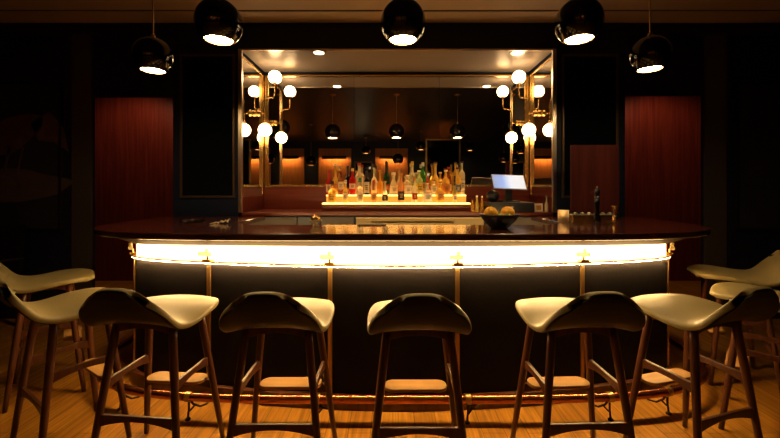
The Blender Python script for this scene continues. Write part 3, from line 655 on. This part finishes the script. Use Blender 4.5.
# candle glass, jigger, black grinder, lit caddy (right)
p = W(561, 222, 2.89)
r = thing('candle_glass', 'lit frosted candle glass at the right of the bar top', 'candle holder', (p.x, 2.85, TZ))
b = B(); lathe(b, [(0, 0), (0.036, 0), (0.04, 0.004), (0.041, 0.095), (0.037, 0.095), (0.036, 0.01), (0, 0.01)], 24)
obj('glass', b, pr('frosted_candle_glass', (0.95, 0.8, 0.55), 0.5, trans=0.85), r, smooth=True)
b = B(); lathe(b, [(0, 0.0105), (0.03, 0.0105), (0.03, 0.045), (0, 0.045)], 20); obj('wax', b, M_cream, r)
b = B(); lathe(b, [(0, 0.047), (0.006, 0.052), (0.008, 0.062), (0.003, 0.08), (0, 0.086)], 12); obj('flame', b, pr('flame', (1, 0.7, 0.3), 0.5, emit=(1, 0.55, 0.2), es=110), r)
p = W(613, 222, 2.80)
r = thing('brass_jigger', 'tall brass double jigger standing on the right of the bar', 'jigger', (p.x, 2.78, TZ))
b = B(); lathe(b, [(0, 0.006), (0.010, 0.0), (0.022, 0.0), (0.017, 0.035), (0.010, 0.055), (0.013, 0.075), (0.024, 0.125), (0.030, 0.130), (0.026, 0.13), (0.010, 0.07), (0, 0.066)], 24); obj('cup', b, M_brass, r, smooth=True)
b = B(); lathe(b, [(0.0135, 0.05), (0.016, 0.055), (0.0135, 0.06)], 20); obj('ring', b, M_brassd, r)
p = W(597, 222, 2.84)
r = thing('pepper_mill', 'tall black pepper mill on the right side of the bar', 'pepper mill', (p.x, 2.84, TZ))
b = B(); lathe(b, [(0, 0), (0.026, 0), (0.027, 0.03), (0.018, 0.06), (0.016, 0.1), (0.02, 0.15), (0.018, 0.20), (0, 0.20)], 20); obj('body', b, M_gloss, r, smooth=True)
b = B(); lathe(b, [(0, 0.201), (0.017, 0.201), (0.022, 0.225), (0.018, 0.25), (0.008, 0.262), (0, 0.264)], 20); obj('head', b, M_gloss, r, smooth=True)
b = B(); lathe(b, [(0, 0.264), (0.005, 0.264), (0.006, 0.274), (0, 0.278)], 10); obj('finial', b, M_steel, r)
# tray of garnish: lit caddy with lids
x0, x1 = (571 - VX) * 3.0 / F, (614 - VX) * 3.0 / F
r = thing('garnish_caddy', 'long lit garnish caddy with small round lids on the right of the bar', 'caddy', ((x0 + x1) / 2, 3.02, TZ)); hw = (x1 - x0) / 2
obj('tray', bx(-hw, hw, -0.05, 0.05, 0, 0.045), M_brass, r, bevel=0.004)
obj('rim', bx(-hw - 0.004, hw + 0.004, -0.054, 0.054, 0.0455, 0.052), M_steel, r, bevel=0.002)
for k in range(6):
    b = B(); lathe(b, [(0, 0.0525), (0.016, 0.0525), (0.016, 0.062), (0.008, 0.068), (0, 0.07)], 14, -hw + 0.035 + k * (2 * hw - 0.07) / 5, -0.02); obj('lid', b, M_satin, r, smooth=True)
# red board standing on the bar's right arm
x0, x1 = (570.5 - VX) * 3.3 / F, (618.5 - VX) * 3.3 / F
r = thing('red_wooden_board', 'upright red wooden board standing behind the caddy, right of the niche', 'board', ((x0 + x1) / 2, 3.3, TZ)); hw = (x1 - x0) / 2
obj('board', bx(-hw, hw, -0.012, 0.012, 0.05, HC + 45 * 3.3 / F - TZ), M_darkred, r, bevel=0.003)
b = B(); box(b, -hw + 0.02, -hw + 0.05, -0.05, 0.05, 0, 0.0495); box(b, hw - 0.05, hw - 0.02, -0.05, 0.05, 0, 0.0495); obj('foot', b, M_blackplastic, r, bevel=0.003)

# citrus-cup, left centre
p = W(314.5, 227, 2.56)
r = thing('fluted_sugar_bowl', 'small round-topped brass and crystal bowl behind the bar top edge', 'bowl', (p.x, 2.60, TZ))
b = B(); prof = [(0, 0), (0.02, 0.0), (0.022, 0.006), (0.012, 0.012), (0.036, 0.022), (0.044, 0.034), (0.046, 0.038), (0, 0.038)]
lathe(b, prof, 28); obj('crystal_base', b, glass(G['clear'], key='clear'), r, smooth=True)
b = B(); pts = [(0.036 * math.cos(a), 0.039 + 0.036 * math.sin(a)) for a in [i * PI / 2 / 8 for i in range(9)]]; pts[-1] = (0, pts[-1][1])
lathe(b, [(0, 0.0385)] + pts, 24); obj('dome_lid', b, M_brass, r, smooth=True)
b = B(); sphere(b, (0, 0, 0.081), 0.006, 10, 8); obj('knob', b, M_brass, r)
# folded paper and ashtray, left
p = W(213, 225.5, 2.62)
r = thing('folded_napkin', 'crumpled cream paper napkin on the left of the bar', 'napkin', (p.x, 2.72, TZ))
b = B(); random.seed(9)
gr = [[b.verts.new((-0.055 + 0.12 * i / 8, -0.05 + 0.1 * j / 5, 0.001 + 0.035 * (i / 8) * abs(math.sin(i * 1.3 + j)) + random.uniform(0, 0.008))) for j in range(6)] for i in range(9)]
for i in range(8):
    for j in range(5): b.faces.new((gr[i][j], gr[i + 1][j], gr[i + 1][j + 1], gr[i][j + 1]))
bmesh.ops.solidify(b, geom=b.faces[:], thickness=0.002); obj('paper', b, M_cream, r)
p = W(189, 222, 2.8)
r = thing('glass_dish', 'shallow smoky glass dish at the left end of the bar', 'dish', (p.x, 2.85, TZ))
b = B(); lathe(b, [(0, 0), (0.07, 0), (0.085, 0.012), (0.09, 0.025), (0.086, 0.025), (0.078, 0.012), (0.06, 0.006), (0, 0.006)], 32); obj('shell', b, pr('smoky_glass', (0.9, 0.8, 0.7), 0.03, trans=1.0), r, smooth=True)
# steel drip tray near the inside edge
r = thing('drip_tray', 'low steel drip tray along the inner edge of the bar', 'tray', (-0.15, 2.612, TZ))
obj('pan', bx(-0.10, 0.10, -0.03, 0.03, 0, 0.006), M_steel, r, bevel=0.002)
b = B()
for k in range(9): box(b, -0.09 + k * 0.0215, -0.083 + k * 0.0215, -0.026, 0.026, 0.0065, 0.009)
obj('grid', b, M_steel, r)

# ------------------------------------------------------------------ pendants
def make_pendant(label, R=0.135, group='black globe pendants over the bar'):
    r = thing('globe_pendant', label, 'pendant lamp', (0, 0, 0), 0, group)          # origin: centre of the globe
    a0 = math.asin(0.6)                                                         # opening half-angle
    pr_ = [(R * math.sin(a0 + (PI - a0) * i / 26), -R * math.cos(a0 + (PI - a0) * i / 26)) for i in range(27)]; pr_[-1] = (0, R)
    inn = [(R * 0.955 * math.sin(a0 + (PI - a0) * i / 26), -R * 0.955 * math.cos(a0 + (PI - a0) * i / 26)) for i in range(27)]; inn[-1] = (0, R * 0.955)
    b = B(); lathe(b, pr_, 48); lathe(b, [pr_[0], (inn[0][0], inn[0][1])], 48); obj('shade', b, M_gloss, r, smooth=True, norm=False)
    b = B(); lathe(b, inn, 32); obj('lining', b, M_goldin, r, smooth=True)
    z = -R * 0.72
    b = B(); lathe(b, [(0, z), (R * 0.58, z), (R * 0.60, z + 0.004), (R * 0.60, z + 0.01), (0, z + 0.01)], 28); obj('bulb', b, M_bulb, r, label='glowing warm lamp opening')
    b = B(); lathe(b, [(0, R - 0.001), (0.016, R - 0.002), (0.015, R + 0.02), (0.006, R + 0.028), (0, R + 0.028)], 16); obj('cap', b, M_brassd, r, smooth=True)
    return r
def stem_rose(r, z, rod=0.0045):
    b = B(); cyl(b, (0, 0, 0.14), (0, 0, CEIL - z - 0.03), rod, 10); obj('stem', b, M_brassd, r, smooth=True)
    b = B(); lathe(b, [(0, CEIL - z - 0.001), (0.05, CEIL - z - 0.001), (0.05, CEIL - z - 0.012), (0.016, CEIL - z - 0.03), (0, CEIL - z - 0.03)], 24); obj('ceiling_rose', b, M_brassd, r, smooth=True)
pend = [(-1.75, 2.70, 2.325, 'leftmost black globe pendant hanging over the bar end'), (-1.03, 2.19, 2.34, 'black globe pendant hanging left of the niche'),
        (0.06, 2.2, 2.345, 'middle black globe pendant, in front of the niche centre'), (1.10, 2.19, 2.345, 'black globe pendant hanging right of the niche'),
        (1.875, 2.70, 2.335, 'rightmost black globe pendant hanging over the bar end')]
for k, (X, Y, Z, lb) in enumerate(pend):
    if k == 0: base_p = q = make_pendant(lb); q.location = (X, Y, Z)
    else: q = dup(base_p, (X, Y, Z), 0, lb)
    PST = q
    q['_z'] = Z
for q in [o for o in C.objects if o.type == 'EMPTY' and '_z' in o.keys()]:
    stem_rose(q, q['_z']); del q['_z']
# pendants further back in the room, seen in the mirror
sec = [(398, 159, 9.2), (311, 161, 9.2), (277, 148, 11.0), (421, 146, 10.2), (470, 147, 11), (504, 158, 9.5), (366, 150, 11.5)]
sl = ['pendant globe reflected just under the middle one', 'pendant globe reflected left of the bottles', 'small pendant reflected between the left lamp globes', 'small pendant reflected right of the middle one',
      'small pendant reflected right of the framed partition', 'small pendant reflected beside the right lamp', 'small pendant reflected over the rear doorway']
sec_bulb = [c for c in base_p.children if c.name.startswith('bulb')][0].data.copy(); sec_bulb.materials[0] = M_bulb2
for (px, py, Zv), lb in zip(sec, sl):
    p = W(px, py, Zv); Yr = 2 * NB - Zv
    q = dup(base_p, (p.x, Yr, p.z), 0, lb)
    for c in [c for c in q.children if c.name.startswith(('stem', 'ceiling_rose'))]: bpy.data.objects.remove(c)
    for c in q.children:
        if c.name.startswith('bulb'): c.data = sec_bulb
    q['group'] = 'black globe pendants further back in the room'
    stem_rose(q, p.z)

# ------------------------------------------------------------------ bar stools
def interp(tab, s):
    for (a, va), (b, vb) in zip(tab, tab[1:]):
        if s <= b: 
            t = (s - a) / (b - a); t = t
            return va + (vb - va) * t
    return tab[-1][1]
def make_stool(label):
    r = thing('bar_stool', label, 'bar stool', (0, 0, 0), 0, 'bar stools with olive leather shells')
    cl = cr_spline([(0.235, 0.748, 0), (0.215, 0.762, 0), (0.15, 0.772, 0), (0.05, 0.768, 0), (-0.06, 0.760, 0), (-0.14, 0.765, 0), (-0.195, 0.79, 0), (-0.235, 0.84, 0), (-0.260, 0.885, 0), (-0.270, 0.912, 0), (-0.274, 0.926, 0)], 5)
    L_ = [0]
    for a, b in zip(cl, cl[1:]): L_.append(L_[-1] + (b - a).length)
    T = L_[-1]
    wt = cr_spline([(0, 0.11, 0), (0.015, 0.145, 0), (0.05, 0.185, 0), (0.12, 0.216, 0), (0.22, 0.23, 0), (0.34, 0.228, 0), (T - 0.19, 0.217, 0), (T - 0.15, 0.213, 0), (T - 0.10, 0.196, 0), (T - 0.06, 0.174, 0), (T - 0.03, 0.152, 0), (T - 0.012, 0.138, 0), (T, 0.122, 0)], 5)
    wt = [(p.x, p.y) for p in wt]
    b = B(); nu = 16; G_ = []
    for i, p in enumerate(cl):
        hw = interp(wt, min(L_[i], wt[-1][0])); s = L_[i] / T
        row = []
        for k in range(nu + 1):
            u = -1 + 2 * k / nu; ua = math.copysign(abs(u) ** 0.9, u)
            droop = -0.014 * u * u * (1 - s) - 0.020 * (abs(u) ** 2.5) * math.exp(-((s - 0.62) / 0.2) ** 2)
            droop -= 0.034 * abs(u) ** 3.6 * max(0, (s - 0.72) / 0.28) ** 2
            row.append(Vector((ua * hw, p.x, p.y + droop)))
        G_.append(row)
    m_, n_ = len(G_), nu + 1
    def nrm(i, k):
        a = G_[min(i + 1, m_ - 1)][k] - G_[max(i - 1, 0)][k]; c = G_[i][min(k + 1, nu)] - G_[i][max(k - 1, 0)]
        v = c.cross(a).normalized(); return -v if v.z < 0 and i < m_ * 0.5 else v
    sg = 1 if (G_[2][8] - G_[0][8]).cross(G_[1][9] - G_[1][7]).z > 0 else -1
    NN = [[((G_[min(i + 1, m_ - 1)][k] - G_[max(i - 1, 0)][k]).cross(G_[i][min(k + 1, nu)] - G_[i][max(k - 1, 0)])).normalized() * sg for k in range(n_)] for i in range(m_)]
    mid = Vector((0, 0, 0))
    def layer(d, grow):
        out = []
        for i in range(m_):
            row = []
            for k in range(n_):
                p = G_[i][k] - NN[i][k] * d
                if grow and (i in (0, m_ - 1) or k in (0, nu)):
                    e = Vector((0, 0, 0))
                    if k == 0: e += (G_[i][0] - G_[i][1]).normalized()
                    if k == nu: e += (G_[i][nu] - G_[i][nu - 1]).normalized()
                    if i == 0: e += (G_[0][k] - G_[1][k]).normalized()
                    if i == m_ - 1: e += (G_[-1][k] - G_[-2][k]).normalized()
                    p = p + e.normalized() * grow
                row.append(b.verts.new(p))
            out.append(row)
        return out
    top, bot = layer(0.0, 0), layer(0.034, 0)
    rim = {}
    bd_ = [(0, k) for k in range(n_)] + [(i, nu) for i in range(1, m_)] + [(m_ - 1, k) for k in range(nu - 1, -1, -1)] + [(i, 0) for i in range(m_ - 2, 0, -1)]
    for (i, k) in bd_:
        e = Vector((0, 0, 0))
        if k == 0: e += (G_[i][0] - G_[i][1]).normalized()
        if k == nu: e += (G_[i][nu] - G_[i][nu - 1]).normalized()
        if i == 0: e += (G_[0][k] - G_[1][k]).normalized()
        if i == m_ - 1: e += (G_[-1][k] - G_[-2][k]).normalized()
        e.normalize()
        rim[(i, k)] = [b.verts.new(G_[i][k] - NN[i][k] * d + e * g) for d, g in ((0.006, 0.007), (0.017, 0.010), (0.028, 0.007))]
    for i in range(m_ - 1):
        for k in range(nu):
            b.faces.new((top[i][k], top[i][k + 1], top[i + 1][k + 1], top[i + 1][k]))
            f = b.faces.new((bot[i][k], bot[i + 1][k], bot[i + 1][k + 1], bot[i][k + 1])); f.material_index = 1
    for q in range(len(bd_)):
        A_, C_ = bd_[q], bd_[(q + 1) % len(bd_)]
        ch = lambda z: [top[z[0]][z[1]]] + rim[z] + [bot[z[0]][z[1]]]
        a_, c_ = ch(A_), ch(C_)
        for v in range(4):
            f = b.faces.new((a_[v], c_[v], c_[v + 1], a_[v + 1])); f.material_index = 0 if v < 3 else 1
    o = obj('seat_shell', b, M_leather, r, smooth=True)
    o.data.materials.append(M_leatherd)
    sb_ = o.modifiers.new('sub', 'SUBSURF'); sb_.levels = 1; sb_.render_levels = 1
    # legs
    tp = {}
    for sx in (-1, 1):
        for sy in (-1, 1):
            top = Vector((sx * 0.140, sy * 0.105 - 0.01, 0.722)); bot = Vector((sx * 0.222, sy * 0.185 - 0.01, 0.0)); tp[(sx, sy)] = (top, bot)
            b = B(); d = (bot - top)
            pts = [top + d * t for t in (0, 0.12, 0.5, 0.85, 1.0)]
            tube(b, pts, [0.017, 0.0185, 0.0175, 0.0145, 0.0125], 12)
            # square the foot to the floor
            for v in b.verts:
                if v.co.z < 0.02: v.co.z = 0.0 if v.co.z < 0.008 else v.co.z
                v.co.z = max(v.co.z, 0.0)
            obj('leg', b, M_walnut, r, smooth=True)
    at = lambda k, z: tp[k][0] + (tp[k][1] - tp[k][0]) * ((0.722 - z) / 0.722)
    def plank(a, c, w_, h0, h1, arch=0.0, n=12):
        """board from a to c, h0 high at the ends, h1 in the middle, w_ thick"""
        b = B(); d = (c - a); t = d.normalized(); s_ = Vector((0, 0, 1)).cross(t).normalized(); R_ = []
        for i in range(n + 1):
            u = i / n; h = h1 + (h0 - h1) * (2 * u - 1) ** 2 ; p = a + d * u
            R_.append([b.verts.new(p + s_ * q * w_ / 2 + Vector((0, 0, zz))) for q, zz in ((-1, 0), (1, 0), (1, -h), (-1, -h))])
        for A_, C_ in zip(R_, R_[1:]):
            for k in range(4): b.faces.new((A_[k], A_[(k + 1) % 4], C_[(k + 1) % 4], C_[k]))
        b.faces.new(R_[0]); b.faces.new(R_[-1][::-1]); return b
    for sx in (-1, 1):
        obj('side_stretcher', plank(at((sx, -1), 0.462), at((sx, 1), 0.468), 0.018, 0.052, 0.03), M_walnut, r, bevel=0.004)
    obj('rear_stretcher', plank(at((-1, -1), 0.308), at((1, -1), 0.308), 0.018, 0.058, 0.026), M_walnut, r, bevel=0.004)
    obj('front_stretcher', plank(at((-1, 1), 0.335), at((1, 1), 0.335), 0.018, 0.05, 0.03), M_walnut, r, bevel=0.004)
    f0 = at((1, 1), 0.345); b = B(); hw = 0.160; y0 = f0.y - 0.072; y1 = f0.y + 0.028; rr = 0.046; poly = []
    for cx_, cy_, a0 in ((hw - rr, y0 + rr, -PI / 2), (hw - rr, y1 - rr, 0), (-hw + rr, y1 - rr, PI / 2), (-hw + rr, y0 + rr, PI)):
        for k in range(7): poly.append((cx_ + rr * math.cos(a0 + k * PI / 12), cy_ + rr * math.sin(a0 + k * PI / 12)))
    prism(b, poly, 0.3355, 0.353); obj('footrest', b, M_oak, r, bevel=0.004, label='pale oak footrest board')
    # frame under the seat
    b = B()
    for k0, k1 in (((-1, -1), (-1, 1)), ((1, -1), (1, 1)), ((-1, -1), (1, -1)), ((-1, 1), (1, 1))):
        q = plank(at(k0, 0.722), at(k1, 0.722), 0.022, 0.05, 0.024); me_ = bpy.data.meshes.new('t'); q.to_mesh(me_); q.free(); b.from_mesh(me_); bpy.data.meshes.remove(me_)
    obj('seat_frame', b, M_walnut, r, bevel=0.003)
    return r
stools = [(0.115, 1.785, 0, 'olive leather bar stool in the middle, straight on before the bar'),
          (-0.53, 1.81, 0, 'olive leather bar stool just left of the middle one'),
          (-1.165, 1.865, -5, 'olive leather bar stool in front of the left brass strip'),
          (-1.725, 2.00, -33, 'turned olive leather bar stool near the left end of the bar'),
          (-2.35, 2.54, -50, 'dim olive leather bar stool furthest left, behind its neighbour'),
          (0.865, 1.815, 2, 'olive leather bar stool just right of the middle one'),
          (1.505, 1.88, 17, 'turned olive leather bar stool in front of the right end of the bar'),
          (2.135, 2.125, 45, 'shadowed olive leather bar stool at the right end, behind the turned one'),
          (2.456, 2.687, 64, 'furthest right olive leather bar stool beside the red passage')]
st0 = make_stool(stools[0][3]); st0.location = (stools[0][0], stools[0][1], 0)
for X, Y, a, lb in stools[1:]: dup(st0, (X, Y, 0), math.radians(a), lb)

# dim low chair by the left wall
r = thing('lounge_chair', 'dark low-backed chair with a metal arm at the left wall', 'chair', (-3.9, 3.35, 0), math.radians(10))
obj('seat', bx(-0.3, 0.3, -0.28, 0.28, 0.42, 0.50), M_panel, r, bevel=0.02)
obj('backrest', bx(-0.3, 0.3, 0.24, 0.32, 0.505, 1.0), M_panel, r, bevel=0.02)
for sx in (-1, 1):
    for sy in (-1, 1):
        obj('leg', bx(sx * 0.27 - 0.015, sx * 0.27 + 0.015, sy * 0.25 - 0.015, sy * 0.25 + 0.015, 0, 0.419), M_iron, r)
    b = B(); tube(b, cr_spline([(sx * 0.315, -0.24, 0.42), (sx * 0.32, -0.25, 0.62), (sx * 0.32, -0.1, 0.70), (sx * 0.32, 0.22, 0.68)], 5), 0.010, 8); obj('arm', b, M_brassd, r, smooth=True)
